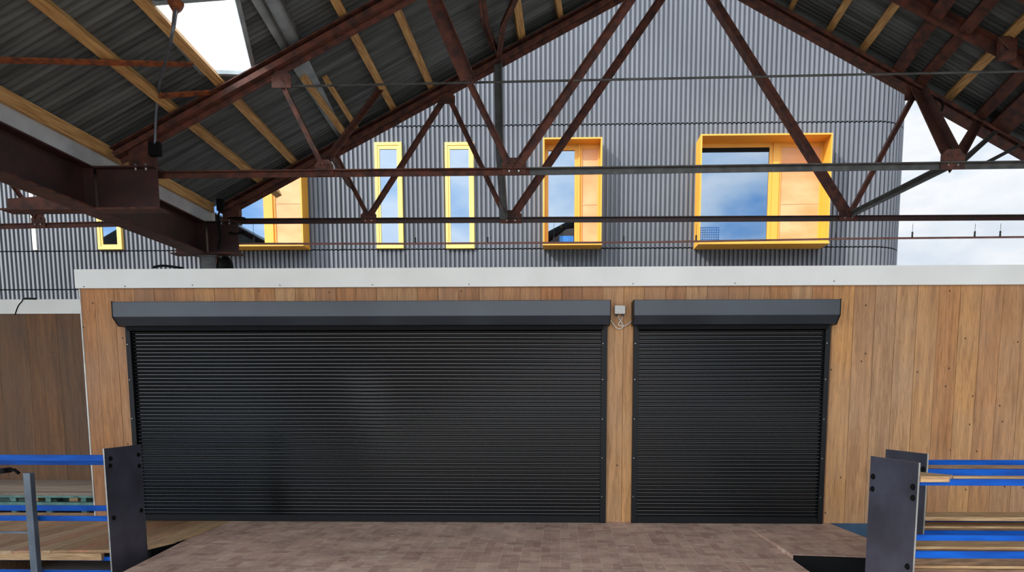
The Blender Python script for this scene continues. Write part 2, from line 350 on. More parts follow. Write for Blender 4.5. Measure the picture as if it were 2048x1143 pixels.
# left timber deck at the same level
fr = [onZ(x, y, 0.01) for x, y in ((452, 1044), (400, 1062), (345, 1079), (290, 1092), (210, 1097), (0, 1099))]
fr[0].y = YF-.01; fr[0].x -= .02
pts = [Vector((-9.5, fr[5].y, .01))] + fr[::-1][0:] 
pts = [Vector((-9.5, fr[5].y, .01))] + fr[::-1] + [Vector((XL-.03, YF-.01, .01)), Vector((XL-.03, 8.9, .01)), Vector((-9.5, 8.9, .01))]
dk = thing('timber_deck', (-7, 7.5, GZ), 'low timber deck of tan and reddish boards left of the ramp', 'deck')
m = MB(); m.prism([(p.x, p.y, -.035) for p in pts], (0, 0, .035)); m.build('deck_board', 'deck', dk)
m = MB()
m.box((-9.5, fr[5].y+.01, -.10), (fr[4].x, fr[5].y+.055, -.026))
m.build('front_joist', 'pinev', dk)
m = MB()
m = None
for jx in (-9.3, -8.2, -7.1, -6.2): m = MB(); m.box((jx, fr[5].y+.08, GZ), (jx+.08, 8.9, -.026)); m.build('joist', 'oldwood', dk)
for i in (2, 3):
    p, q = fr[i], fr[i-1]; m = MB(); m.bar((p.x, p.y+.08, -.19), (q.x, q.y+.08, -.19), .32, .03); m.build('skirt_board', 'dark', dk)
# raised platform of grey planks before the rear unit, on a teal frame
zg = .20
Yg = onZ(90, 985, zg).y
gp = thing('raised_platform', (-9, Yg+1, .01), 'raised grey plank platform on a teal frame below the dark timber wall', 'platform')
m = MB(); k = Yg
while k < YR-.05:
    m.box((-13, k, zg-.04), (XL-.1, min(k+.295, YR-.005), zg)); k += .3
m.build('plank_top', 'gdeck', gp)
m = MB(); m.box((-13, Yg+.02, zg-.075), (XL-.1, Yg+.08, zg-.042)); m.build('top_rail', 'teal', gp)
zz = onY(90, 1007, Yg+.05).z
m = MB(); m.box((-13, Yg+.02, zz-.035), (XL-.1, Yg+.09, zz+.03)); m.build('lower_rail', 'teal', gp)
for px in (22, 92, 163):
    p = onY(px, 1000, Yg+.05); m = MB(); m.box((p.x-.04, Yg+.091, GZ), (p.x+.04, Yg+.14, zg-.042)); m.build('leg', 'teal', gp)
m = MB(); p = onY(110, 1002, Yg+.3); q = onY(150, 990, Yg+.9); m.bar(p, q, .05, .05, up=Vector((0, 0, 1))); m.build('diagonal_brace', 'teal', gp)
for px, w in ((75, .10), (152, .13)):
    p = onY(px, 998, Yg+.2); m = MB(); m.box((p.x-w/2, Yg+.15, .05), (p.x+w/2, Yg+1.0, zg-.045)); m.build('timber_bearer', 'pinev', gp)
for k in (0, 1):
    m = MB(); m.box((-13, Yg+.45+k*.5, -.02), (XL-.1, Yg+.51+k*.5, .05)); m.build('cross_rail', 'teal', gp)
m = MB(); m.box((-13, YR-.3, GZ), (XL-.1, YR-.01, .12)); m.build('void_shade', 'dark', gp)  # black block puts the shade of the void under the planks into colour
p = onY(24, 997, Yg+.14); m = MB(); m.tube([(p.x, Yg+.16, .102), (p.x, Yg+.8, .102)], .05, 16)
tag(m.build('pipe_offcut', 'pvc'), 'short pale pipe end lying under the grey plank platform', 'pipe')

# ------------------------------------------------------------------ roller shutters
def shutter(bx0, bx1, gx0, gx1, ix0, ix1, label):
    """bx: hood ends, gx: outer edges of guide rails, ix: inner edges (pixels at mid height)"""
    yh = YF-.26
    X0 = onY(bx0, 615, yh).x; X1 = onY(bx1, 615, yh).x
    G0 = onY(gx0, 820, YF-.07).x; G1 = onY(gx1, 820, YF-.07).x
    I0 = onY(ix0, 820, YF-.05).x; I1 = onY(ix1, 820, YF-.05).x
    zt = onY(1000, 600, yh).z; zm = onY(1000, 631, yh).z; zl = zm-.10
    t = thing('roller_shutter', ((X0+X1)/2, YF-.05, 0), label, 'roller shutter')
    m = MB(); pr = [(YF-.002, zt), (yh, zt), (yh, zm), (yh+.10, zl), (YF-.002, zl)]
    m.prism([(X0, a, b) for a, b in pr], (X1-X0, 0, 0)); hood = m.build('hood', 'box', t, .006)
    for xx, s in ((X0, -1), (X1, 1)):
        m = MB(); m.prism([(xx if s > 0 else xx-.004, a, b) for a, b in [(YF-.002, zt+.006), (yh-.006, zt+.006), (yh-.006, zm-.004), (yh+.097, zl-.006), (YF-.002, zl-.006)]], (.004, 0, 0)); m.build('end_plate', 'black', hood)
    # lip under the hood
    m = MB(); m.box((I0-.02, YF-.105, zl-.055), (I1+.02, YF-.085, zl+.002)); m.build('lintel', 'dark', hood)
    for a, b in ((G0, I0), (I1, G1)):
        m = MB(); m.box((a, YF-.075, 0.004), (b, YF-.001, zl+.001))
        r = m.build('guide_rail', 'black', t, .003)
        for zc in (.35, .85, 1.35, 1.85, 2.3):
            m = MB(); m.tube([((a+.02), YF-.076, zc), ((a+.02), YF-.079, zc)], .006, 8); m.build('screw', 'bolt', r)
    # curtain of rounded slats
    n = 52; z0 = .085; z1 = zl-.005; h = (z1-z0)/n; yc = YF-.036; m = MB()
    prof = []
    for i in range(n):
        zb_ = z0+i*h
        prof += [(yc+.016, zb_), (yc+.016, zb_+.20*h)]
        for k in range(9):
            t_ = math.pi*(k/8); prof.append((yc+.004 - .019*math.sin(t_), zb_ + h*(.60-.37*math.cos(t_))))
    prof.append((yc+.016, z1))
    A = [m.b.verts.new((I0, p, q)) for p, q in prof]; B = [m.b.verts.new((I1, p, q)) for p, q in prof]
    for i in range(len(prof)-1): m.b.faces.new((A[i], B[i], B[i+1], A[i+1]))
    m.box((I0, yc+.018, z0), (I1, YF-.002, z1))
    m.build('slat_curtain', 'slat', t)
    m = MB(); m.box((I0, YF-.06, .004), (I1, YF-.01, z0)); m.build('bottom_bar', 'black', t, .004)
    return t
shutter(224, 1221, 260.5, 1213.5, 272, 1201.5, 'wide charcoal roller shutter covering the left opening')
shutter(1268, 1681, 1265.5, 1655, 1275.5, 1643.5, 'narrower charcoal roller shutter right of the slim timber pier')

# junction box with two cables
p = onY(1240, 619, YF-.06)
jb = thing('junction_box', (p.x, YF, p.z), 'small white junction box with two cables between the shutter hoods', 'junction box')
m = MB(); m.box((p.x-.067, YF-.06, p.z-.05), (p.x+.067, YF, p.z+.055)); m.build('box_body', 'pvc', jb, .006)
for s, pts in ((-1, ((1233, 628), (1240, 640), (1246, 650), (1243, 656), (1234, 656), (1221, 640))), (1, ((1246, 628), (1243, 638), (1238, 645), (1238, 650), (1250, 651), (1262, 642), (1268, 634)))):
    m = MB(); m.tube([(p.x+s*.034, YF-.035, p.z-.035), (p.x+s*.034, YF-.035, p.z-.075)], .014, 10); m.build('gland', 'greysteel', jb)
    m = MB(); m.tube(smooth([onY(x, y, YF-.035) for x, y in pts]), .006, 8); m.build('cable', 'pvc', jb)
# black conduit offcuts on the fascias
m = MB(); m.tube(smooth([onY(x, y, YF-.02)+Vector((0, 0, .012)) for x, y in ((307, 536), (325, 533), (350, 535.5), (366, 538))]) , .016, 10)
tag(m.build('pipe_offcut', 'dark'), 'thin black conduit offcut lying on top of the white fascia', 'pipe')
m = MB(); m.tube(smooth([onY(x, y, YR-.055) for x, y in ((30, 629), (36, 612), (44, 602), (48, 597), (72, 597))]), [.008]*18+[.016]*7, 8)
tag(m.build('hanging_cable', 'dark'), 'black cable hooked over the fascia of the rear unit', 'cable')

# ------------------------------------------------------------------ grey building behind
bd = thing('building', (0, YB, GZ), 'large building in dark grey ribbed metal with yellow framed windows', 'building')
Xc = onY(1792, 350, YB+.9).x        # outer extent of rounded corner
Rr = 1.0
zlo, zhi = GZ, 14.5
def plan(s):       # path along wall: returns point + outward normal
    x0 = -18.0; straight = (Xc-Rr)-x0
    if s < straight: return Vector((x0+s, YB, 0)), Vector((0, -1, 0))
    s2 = s-straight; al = Rr*math.pi/2
    if s2 < al:
        t = s2/Rr; return Vector((Xc-Rr+Rr*math.sin(t), YB+Rr-Rr*math.cos(t), 0)), Vector((math.sin(t), -math.cos(t), 0))
    s3 = s2-al; return Vector((Xc, YB+Rr+s3, 0)), Vector((1, 0, 0))
total = (Xc-Rr+18)+Rr*math.pi/2+6
pitch = .112
ribs = []
k = 0
while k*pitch < total:
    for u, o in ((0, 0), (.36, 0), (.44, .062), (.90, .062)): ribs.append((k*pitch+u*pitch, o))
    k += 1
zseam = [onY(1200, 497, YB).z, onY(1200, 250, YB).z, onY(1200, 575, YB).z]
zs = [zlo, zseam[2], zseam[0], zseam[1], zhi]
zs.sort()
m = MB()
for za, zb_ in zip(zs, zs[1:]):
    A = []; B = []
    for s, o in ribs:
        if s > total: break
        p, n = plan(s); q = p + n*o
        A.append(m.b.verts.new((q.x, q.y, za+.015))); B.append(m.b.verts.new((q.x, q.y, zb_-.015)))
    for i in range(len(A)-1): m.b.faces.new((A[i], A[i+1], B[i+1], B[i]))
m.build('ribbed_cladding', 'clad', bd)
m = MB(); pp = []
for i in range(60):
    p, n = plan(total*.001+ (total-.01)*i/59 if i < 1 else 0) if False else plan((total-.01)*i/59); pp.append(p - n*.02)
extra = []
for i in range(13):
    t = i/12*math.pi/2; extra.append(Vector((Xc-Rr+(Rr-.02)*math.sin(t), YB+Rr-(Rr-.02)*math.cos(t), 0)))
core = [Vector((-18, YB+.02, 0))] + extra + [Vector((Xc-.02, YB+6, 0)), Vector((-18, YB+6, 0))]
# recessed backing wall, seen only as the dark joints
m = MB(); m.prism([(v.x, v.y, zlo) for v in core], (0, 0, zhi-zlo)); m.build('backing_wall', 'seam', bd)
# vertical joints
for px, y0, y1 in ((200, 505, 575), (263, 505, 575), (575, 503, 535), (680, 345, 497), (680, 503, 535), (1208, 255, 495), (1205, 503, 535), (1005, 255, 495), (810, 503, 535), (914, 503, 535), (1380, 503, 535), (1480, 503, 535)):
    p = onY(px, y0, YB-.055); q = onY(px, y1, YB-.055); m = MB(); m.box((p.x-.012, YB-.057, q.z), (p.x+.012, YB-.04, p.z)); m.build('panel_joint', 'seam', bd)
p = onY(62, 380, YB-.07); q = onY(62, 500, YB-.07); m = MB(); m.box((p.x-.05, YB-.09, q.z), (p.x+.05, YB-.05, p.z+3)); m.build('vertical_trim', 'pvc', bd)

def frame_mb(x0, x1, z0, z1, w, y0, y1, wt=None, wb=None):
    wt = wt or w; wb = wb or w
    m = MB(); m.box((x0, y0, z0), (x0+w, y1, z1)); m.box((x1-w, y0, z0), (x1, y1, z1))
    m.box((x0+w, y0, z1-wt), (x1-w, y1, z1)); m.box((x0+w, y0, z0), (x1-w, y1, z0+wb)); return m
def slim_window(px0, px1, py0=284, py1=496):
    y = YB-.13
    p = onY(px0, py0, y); q = onY(px1, py1, y)
    f = frame_mb(p.x, q.x, q.z, p.z, .07, y, YB-.0).build('window_frame', 'pyellow', bd, .004)
    frame_mb(p.x+.07, q.x-.07, q.z+.07, p.z-.07, .05, y+.015, YB, .09).build('sash', 'pyellow', f, .003)
    m = MB(); m.box((p.x+.11, y+.035, q.z+.11), (q.x-.11, y+.04, p.z-.15)); m.build('pane', 'glass', f)
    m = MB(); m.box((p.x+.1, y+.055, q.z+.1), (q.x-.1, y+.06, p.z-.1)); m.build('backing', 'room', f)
slim_window(748, 807); slim_window(889, 949); slim_window(183, 244, 300, 498)
def box_window(px0, px1, py0, py1, mfrac, d=.42, black=False, mul=.16):
    y = YB-.05-d
    p = onY(px0, py0, y); q = onY(px1, py1, y); x0, x1, z0, z1 = p.x, q.x, q.z, p.z
    w = .035
    f = frame_mb(x0, x1, z0, z1, w, y, YB+.0, w, .05).build('window_surround', 'yellow', bd)
    xm = x0 + (x1-x0)*mfrac; yg_ = YB-.125
    # sill that drips forward
    m = MB(); m.prism([(x0-.01, y-.03, z0-.01), (x0-.01, y-.03, z0+.03), (x0-.01, YB-.05, z0+.05), (x0-.01, YB-.05, z0-.01)], (x1-x0+.02, 0, 0)); m.build('sill', 'yellow', f)
    frame_mb(x0+w, xm, z0+.05, z1-w, .085, yg_, YB-.0, .13 if not black else .10, .09).build('casement', 'yellow', f, .004)
    if black:
        m = MB(); m.box((x0+w+.085, yg_+.01, z1-w-.19), (xm-.085, yg_+.03, z1-w-.10)); m.build('blind_box', 'dark', f)
    m = MB(); m.box((x0+w+.08, yg_+.035, z0+.13), (xm-.08, yg_+.04, z1-w-.1)); m.build('pane', 'glass', f)
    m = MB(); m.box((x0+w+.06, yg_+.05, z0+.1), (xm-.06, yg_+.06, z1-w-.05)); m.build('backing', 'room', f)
    m = MB(); m.box((xm, yg_-.03, z0+.05), (xm+mul, YB-.0, z1-w)); m.build('mullion', 'yellow', f, .01)
    frame_mb(xm+mul, x1-w, z0+.05, z1-w, .05, yg_, YB, .10).build('panel_frame', 'yellow', f, .004)
    m = MB(); m.box((xm+mul+.04, yg_+.02, z0+.08), (x1-w-.04, yg_+.03, z1-w-.05))
    zc = z0+(z1-z0)*.42; m.box((xm+mul+.05, yg_+.012, zc-.012), (x1-w-.05, yg_+.021, zc+.012)); m.build('ventilation_panel', 'panel', f)
    return f, x0, x1, z0, z1, xm, yg_
box_window(352, 607, 268, 491, .66, .42, True)
f4 = box_window(1086, 1203, 275, 489, .60, .42, mul=.05)
f5 = box_window(1402, 1657, 268, 486, .60, .55, True)
# what shows in the lower panes
f, x0, x1, z0, z1, xm, yg_ = f4
m = MB(); m.prism([(x0+.13, yg_+.033, z0+.15), (xm-.1, yg_+.033, z0+.15), (xm-.1, yg_+.033, z0+.48), (xm-.28, yg_+.033, z0+.46)], (0, .0015, 0)); m.build('gable_reflection', 'seam', f)  # reflection of a gable, painted as a dark shape on the pane
m = MB(); m.box((xm-.45, yg_+.028, z0+.16), (xm-.1, yg_+.0325, z0+.30)); m.build('blue_panel', 'sign_blue', f, .002)
f, x0, x1, z0, z1, xm, yg_ = f5
m = MB()
for i in range(9): m.box((x0+.14+i*.055, yg_+.028, z0+.15), (x0+.152+i*.055, yg_+.032, z0+.52))
for i in range(7): m.box((x0+.13, yg_+.027, z0+.16+i*.055), (x0+.60, yg_+.031, z0+.172+i*.055))
m.build('grid_screen', 'sign_blue', f)

# ------------------------------------------------------------------ canopy roof
def chordP(x, y): return onY(x, y, YT2)
E2 = chordP(460, 418); A2 = chordP(1376, -81); dirL = (A2-E2).normalized()
nL = dirL.cross(Vector((0, 1, 0))).normalized()
if nL.z > 0: nL = -nL                      # pointing down into the hall
RG = chordP(2048, 299); dirR = (RG-A2).normalized()
nR = Vector((0, 1, 0)).cross(dirR).normalized()
if nR.z > 0: nR = -nR
lift = .20                                   # sheet lies this far above the chord centre line
cL = nL.dot(E2 - nL*lift); cR = nR.dot(RG - nR*lift)
def roofL(x, y, o=0.0): return onP(x, y, nL, cL+o)     # o>0: towards the hall
def roofR(x, y, o=0.0): return onP(x, y, nR, cR+o)
apex = None
# intersection line of both sheets in the XZ plane
a1, b1, a2, b2 = nL.x, nL.z, nR.x, nR.z; det = a1*b2-a2*b1
RX = (cL*b2-cR*b1)/det; RZ = (a1*cR-a2*cL)/det
print('ridge', RX, RZ, 'eave', E2, 'pitch', math.degrees(math.asin(dirL.z)), math.degrees(math.asin(-dirR.z)))
def zL(x): return (cL-nL.x*x)/nL.z
def zR(x): return (cR-nR.x*x)/nR.z
Y0R, Y1R = -1.0, YT2+.12
hole = [roofL(*p) for p in ((286, 6), (472, -8), (509, 148), (404, 145))]
print('hole', [tuple(round(v, 2) for v in p) for p in hole])
def inpoly(x, y, P):
    r = False; j = len(P)-1
    for i in range(len(P)):
        if (P[i].y > y) != (P[j].y > y) and x < (P[j].x-P[i].x)*(y-P[i].y)/(P[j].y-P[i].y)+P[i].x: r = not r
        j = i
    return r
XE = -5.62
hx0 = min(p.x for p in hole)-.05; hx1 = max(p.x for p in hole)+.05
xs = [XE]; x = hx0
xs += [hx0+(hx1-hx0)*i/60 for i in range(61)] + [RX]
cp = .076; ny = int((Y1R-Y0R)/(cp/4)); m = MB(); rows = []
for j in range(ny+1):
    yy = Y0R+(Y1R-Y0R)*j/ny; o = .009*math.sin(2*math.pi*yy/cp)
    rows.append([m.b.verts.new((x - nL.x*o, yy, zL(x) - nL.z*o)) for x in xs])
for j in range(ny):
    yc = Y0R+(Y1R-Y0R)*(j+.5)/ny
    for i in range(len(xs)-1):
        if 0 < i < len(xs)-2 and inpoly((xs[i]+xs[i+1])/2, yc, hole): continue
        fc = m.b.faces.new((rows[j][i], rows[j][i+1], rows[j+1][i+1], rows[j+1][i])); fc.smooth = True
# right slope
XRE = 10.2; rows = []
for j in range(ny+1):
    yy = Y0R+(Y1R-Y0R)*j/ny; o = .009*math.sin(2*math.pi*yy/cp)
    rows.append([m.b.verts.new((x - nR.x*o, yy, zR(x) - nR.z*o)) for x in (RX, XRE)])
for j in range(ny):
    fc = m.b.faces.new((rows[j][0], rows[j][1], rows[j+1][1], rows[j+1][0])); fc.smooth = True
rf = m.build('ceiling', 'roof'); struct(rf)
# neighbouring bay's slope, rising away from the valley on the left; unseen far slope and extra length added to block sun
m = MB(); m.prism([(XE-.25, -7.0, zL(XE)), (XE-7.3, -7.0, zL(XE)+3.9), (XE-7.3, -7.0, zL(XE)+3.93), (XE-.25, -7.0, zL(XE)+.03)], (0, YT2+.12--7.0, 0)); m.prism([(XE-7.3, -7.0, zL(XE)+3.9), (XE-14.6, -7.0, zL(XE)), (XE-14.6, -7.0, zL(XE)+.03), (XE-7.3, -7.0, zL(XE)+3.93)], (0, YT2+.12--7.0, 0)); struct(m.build('ceiling_left', 'roof'))
# verge flashings closing the sheet edge over the far truss
m = MB()
for (x0_, z0_, x1_, z1_, nn_) in ((XE+.25, zL(XE+.25), RX, RZ, nL), (RX, RZ, XRE, zR(XRE), nR)):
    a_ = Vector((x0_, YT2+.09, z0_)); b_ = Vector((x1_, YT2+.09, z1_)); m.prism([a_ + nn_*.012, b_ + nn_*.012, b_ + nn_*.17, a_ + nn_*.17], (0, .012, 0))
struct(m.build('trim_6', 'galvd'))
# rooflight
rl = struct(MB().build('window_1', 'galv')) if False else None
up = -nL
m = MB(); m.poly([p + up*.03 for p in hole]); win = struct(m.build('window_1', 'rooflight'))
m = MB()
for i, wdt in ((0, .03), (1, .05), (2, .04), (3, .05)):
    m.bar(hole[i], hole[(i+1) % 4], wdt, .05, up=nL)
m.build('window_frame', 'galv', win)

# purlins: timber on edge under the sheet, running through the bays
def purlin(p, q, side, w, label, o=.045, m_='pine', dep=.09, name='roof_purlin', tail=0, grp='timber purlins under the roof sheets', cat='purlin'):
    f = roofL if side == 'L' else roofR; n = nL if side == 'L' else nR
    a = f(p[0], p[1], o); b = f(q[0], q[1], o)
    if tail: b = b + (b-a).normalized()*tail
    if p[1] < 0 or p[0] > 2050:            # runs on through the next bays, past the frame
        d = a - b; k = 1.0; lo, hi = (XE+.3, RX-.12) if side == 'L' else (RX+.12, XRE-.2)
        while k < 6 and (b+d*(k+.05)).y > 1.0 and lo < (b+d*(k+.05)).x < hi: k += .05
        a = b + d*k
    m = MB(); m.bar(a, b, w, dep, up=n); return tag(m.build(name, m_), label, cat, grp)
def along(side, q, pt, Yn_=None):
    """near end of a purlin whose far end is at pixel q and which runs parallel to the hall; pt is ignored"""
    return None
PUR = [
 ((-30, -88), (556, 388), 'L', .10, 'lowest pine purlin on the left slope, next above the eave timber'),
 ((232, -55), (606, 342), 'L', .10, 'pine purlin running along the left edge of the bright rooflight'),
 ((606, 152), (700, 282), 'L', .09, 'short pine purlin stub below the galvanised strip on the left slope'),
 ((652, 158), (722, 270), 'L', .07, 'slender shaded purlin between two pine ones on the left slope'),
 ((650, -38), (797, 236), 'L', .10, 'pine purlin right of the galvanised strip, crossing the near truss'),
 ((770, -34), (872, 196), 'L', .10, 'pine purlin crossing the near truss close to its thick web'),
 ((1026, -40), (1045, 92), 'L', .11, 'short looking pine purlin high on the left slope'),
 ((1108, -40), (1122, 44), 'L', .08, 'highest pine purlin on the left slope, nearest the ridge'),
 ((1606, -30), (1578, 24), 'R', .08, 'highest pine purlin on the right slope, nearest the ridge'),
 ((1722, -42), (1655, 66), 'R', .10, 'pine purlin second below the ridge on the right slope'),
 ((1830, -44), (1722, 102), 'R', .11, 'pine purlin third below the ridge on the right slope'),
 ((2080, 8), (1894, 197), 'R', .12, 'lowest pine purlin on the right slope, by the steel cleat'),
]
for p, q, s, w, lb in PUR: purlin(p, q, s, w, lb)
# short tail ends past the far truss
for q0, q1, lb in (((525, 365), (556, 388), 0), ((826, 214), (838, 234), 0)):
    pass
# steel members lying against the right slope
for p, q, w, lb in (((1908, -20), (1790, 148), .17, 'brown steel roof beam in the middle of the right slope'),
                    ((1998, -20), (1837, 168), .15, 'brown steel roof beam meeting the far truss at its right node'),
                    ((2075, 112), (1945, 247), .15, 'dark steel roof beam low on the right slope'),
                    ((2075, 186), (1985, 268), .30, 'broad weathered beam lowest on the right slope')):
    purlin(p, q, 'R', w, lb, o=.13, m_='rust', dep=.12, name='steel_purlin', grp='steel beams under the right roof slope', cat='steel beam')
a = roofR(1790, -8, .16); b = roofR(2090, 150, .16); dd = (b-a)/(b.x-a.x); a, b = a-dd*(a.x-RX-.15), b+dd*(XRE-.3-b.x); m = MB(); m.tee(a, b, .15); 
tag(m.build('steel_rafter', 'rust'), 'brown steel rafter crossing the purlins high on the right slope', 'rafter')
p = roofR(2012, 96, .2); m = MB(); m.box((p.x-.09, p.y-.05, p.z-.14), (p.x+.11, p.y+.05, p.z+.12)); m.tube([(p.x-.14, p.y-.06, p.z+.1), (p.x+.0, p.y-.07, p.z-.05)], .02, 8)
tag(m.build('steel_cleat', 'rust', None, .01), 'dark red steel cleat holding the lowest pine purlin on the right', 'cleat')
# ties lying against the left slope
for pts, w, lb in ((((-40, 119), (385, 129)), .06, 'rusty steel strap crossing the left slope, ending under the rooflight'),
                   (((318, 192), (445, 183)), .07, 'short rusty steel strap below the corner of the rooflight')):
    a = roofL(*pts[0], .12); b = roofL(*pts[1], .12); m = MB(); m.bar(a, b, w, .02, up=nL)
    tag(m.build('steel_strap', 'rustor'), lb, 'strap', 'rusty straps under the left slope')
# galvanised strips beside the rooflight
m = MB(); m.prism([roofL(*p, .03) for p in ((478, -40), (545, -40), (612, 108), (700, 290), (690, 296), (576, 122))], nL*.012)
gs = thing('galvanised_strip', roofL(560, 60, .03), 'wide galvanised metal strip folded down the roof beside the rooflight', 'flashing'); m.build('sheet', 'galv', gs)
m = MB(); m.bar(roofL(515, -20, .06), roofL(590, 118, .06), .03, .03, up=nL); m.bar(roofL(553, -20, .06), roofL(617, 108, .06), .025, .03, up=nL); m.build('folded_rib', 'greysteel', gs)

# valley beam, flashing, eave timber on the left
XW = -5.55
zb0 = 3.80; zb1 = 4.28
vb = thing('valley_beam', (XW, 6, zb0), 'deep dark red steel I beam along the left eave', 'beam')
m = MB(); m.box((XW-.008, -1.0, zb0+.018), (XW+.008, 10.7, zb1-.018)); m.build('web', 'beam', vb)
m = MB(); m.box((XW-.14, -1.0, zb0), (XW+.14, 10.7, zb0+.018)); m.build('bottom_flange', 'rust', vb)
m = MB(); m.box((XW-.14, -1.0, zb1-.018), (XW+.14, 10.7, zb1)); m.build('top_flange', 'beam', vb)
for yy in (3.2, 5.54, YT1, YT2):
    m = MB(); m.box((XW+.008, yy-.24, zb0+.018), (XW+.13, yy-.232, zb1-.018)); m.build('stiffener', 'beam', vb)
ze = zL(XW+.12)
m = MB(); m.box((XW+.13, -1.0, zb1+.002), (XW+.135, YT2+.05, zb1+.20)); m.box((XW-.3, -1.0, zb1+.002), (XW+.13, YT2+.05, zb1+.008))
tag(m.build('gutter_flashing', 'flash'), 'light grey sheet metal gutter side above the dark beam', 'gutter')
m = MB(); m.box((XW+.137, -1.0, zb1+.175), (XW+.185, YT2-.06, zb1+.315))
tag(m.build('eave_timber', 'pine'), 'long pine eave timber along the light grey gutter', 'timber beam')
def stub(yt, x1, lab):
    t = thing('cross_beam', (XW, yt, zb0), lab, 'beam', 'cross beams under the truss feet')
    xa = XW-1.0 if yt < 9 else XW-.42
    for a, b in ((xa, XW-.14), (XW+.14, x1)):
        pass
    m = MB(); m.box((XW+.142, yt-.20, zb0+.019), (x1, yt-.188, zb1-.018)); m.build('web', 'beam', t)
    m = MB(); m.prism([(XW-.142, yt-.2, zb0+.018), (XW-.142, yt-.2, zb0+.19), (xa+.05, yt-.2, zb0+.14), (xa+.05, yt-.2, zb0+.018)], (0, .012, 0)); m.build('left_web', 'rust', t)
    m = MB(); m.box((XW+.142, yt-.26, zb0-.001), (x1+.03, yt-.06, zb0+.017)); m.box((xa, yt-.26, zb0-.001), (XW-.142, yt-.06, zb0+.017)); m.build('bottom_flange', 'rust', t)
    m = MB(); m.box((XW+.142, yt-.26, zb1-.018), (x1, yt-.06, zb1)); m.build('top_flange', 'beam', t)
    for i in range(2):
        for j in (0, 1):
            bx = x1-.12-.12*i; m = MB(); m.tube([(bx, yt-.22+.1*j, zb1-.045), (bx, yt-.22+.1*j, zb1+.03)], .014, 6); m.build('bolt', 'bolt', t)
    return t
x1n = onY(318, 400, YT1-.2).x; x1f = onY(477, 480, YT2-.2).x
stub(YT1, x1n, 'dark steel cross beam under the foot of the near truss')
stub(YT2, x1f, 'dark steel cross beam under the foot of the far truss')
# column under the far end, its head showing over the kiosk roof
cl = thing('steel_column', (XW+.1, YT2, GZ), 'dark steel column rising behind the kiosk to the beam end', 'column')
m = MB(); m.box((XW-.02, YT2-.12, GZ), (XW+.20, YT2-.105, zb0-.02)); m.box((XW-.02, YT2+.105, GZ), (XW+.20, YT2+.12, zb0-.02)); m.box((XW+.085, YT2-.105, GZ), (XW+.095, YT2+.105, zb0-.02)); m.build('shaft', 'greysteel', cl)
m = MB(); m.box((XW-.06, YT2-.15, zb0-.02), (XW+.24, YT2+.15, zb0-.001)); m.build('cap_plate', 'greysteel', cl)
p = onY(452, 528, YT2-.1); m = MB(); m.tube([(p.x, YT2-.1, zb0-.02), (p.x, YT2-.1, zb0-.10), (p.x, YT2-.1, zb0-.24)], [.05, .10, .11], 16)
tag(m.build('roof_vent', 'dark'), 'squat black vent cap below the far cross beam', 'vent')

# ------------------------------------------------------------------ trusses
def gusset(mx, my, w, h, Y, t, n=2):
    p = onY(mx-w/2, my-h/2, Y-.03); q = onY(mx+w/2, my+h/2, Y-.03); c = .25*(q.x-p.x)
    m = MB(); m.prism([(p.x, Y-.03, q.z), (p.x, Y-.03, p.z-(p.z-q.z)*.3), (p.x+c, Y-.03, p.z), (q.x-c, Y-.03, p.z), (q.x, Y-.03, p.z-(p.z-q.z)*.3), (q.x, Y-.03, q.z)], (0, .012, 0))
    g_ = m.build('gusset_plate', 'rust', t)
    for i in range(n):
        for j in (0, 1):
            bx = p.x+(q.x-p.x)*(.3+.4*i/(max(n-1, 1))); bz = q.z+(p.z-q.z)*(.2+.5*j)
            m = MB(); m.tube([(bx, Y-.045, bz), (bx, Y-.03, bz)], .012, 6); m.build('rivet', 'bolt' if (my > 300 and j == 0 and my != 335) else 'rust', g_)
def web(t, pts, w, Y, m_='rust', name='web_member', o=0):
    m = MB()
    for a, b in zip(pts, pts[1:]): m.tee(onY(a[0], a[1], Y-o), onY(b[0], b[1], Y-o), w)
    return m.build(name, m_, t)
# far truss
tf = thing('roof_truss', (E2.x, YT2, E2.z), 'far rust red steel truss standing clear of the grey building', 'truss')
m = MB(); m.tee(E2+Vector((-.12, 0, -.06)), A2, .17); m.bar(E2+Vector((-.12, 0, -.06)), A2, .05, .20); m.build('top_chord', 'rust', tf)
r2 = chordP(2260, 419); m = MB(); m.tee(r2, A2, .17); m.bar(r2, A2, .05, .2); m.build('top_chord', 'rust', tf)
p = chordP(452, 443); q = chordP(2290, 434); m = MB(); m.bar(p, q, .075, .012); m.bar(p, q, .012, .11, ofs=(.03, 0)); m.build('bottom_chord', 'beam', tf)
web(tf, [(672, 310), (737, 434)], .065, YT2)
web(tf, [(740, 432), (888, 200)], .075, YT2)
web(tf, [(900, 200), (1010, 432)], .075, YT2, o=.02)
web(tf, [(1028, 430), (1370, -70)], .11, YT2)
web(tf, [(1697, 428), (1384, -70)], .13, YT2)
web(tf, [(1700, 428), (1828, 192)], .075, YT2, o=.015)
web(tf, [(996, 128), (999, 300), (1008, 438)], .12, YT2, 'greysteel', 'hanger', o=.05)
gusset(737, 434, 32, 24, YT2, tf); gusset(1022, 433, 42, 26, YT2, tf); gusset(1697, 428, 36, 24, YT2, tf); gusset(893, 196, 34, 22, YT2, tf); gusset(1834, 183, 46, 34, YT2, tf)
p = chordP(458, 452); q = chordP(492, 418)
m = MB(); a = chordP(452, 455); m.prism([(a.x-.02, YT2-.05, zb1+.004), (a.x-.02, YT2-.05, E2.z-.0), (a.x+.15, YT2-.05, E2.z+.12), (a.x+.24, YT2-.05, E2.z+.07), (a.x+.24, YT2-.05, zb1+.004)], (0, .09, 0)); m.build('shoe_plate', 'rust', tf)
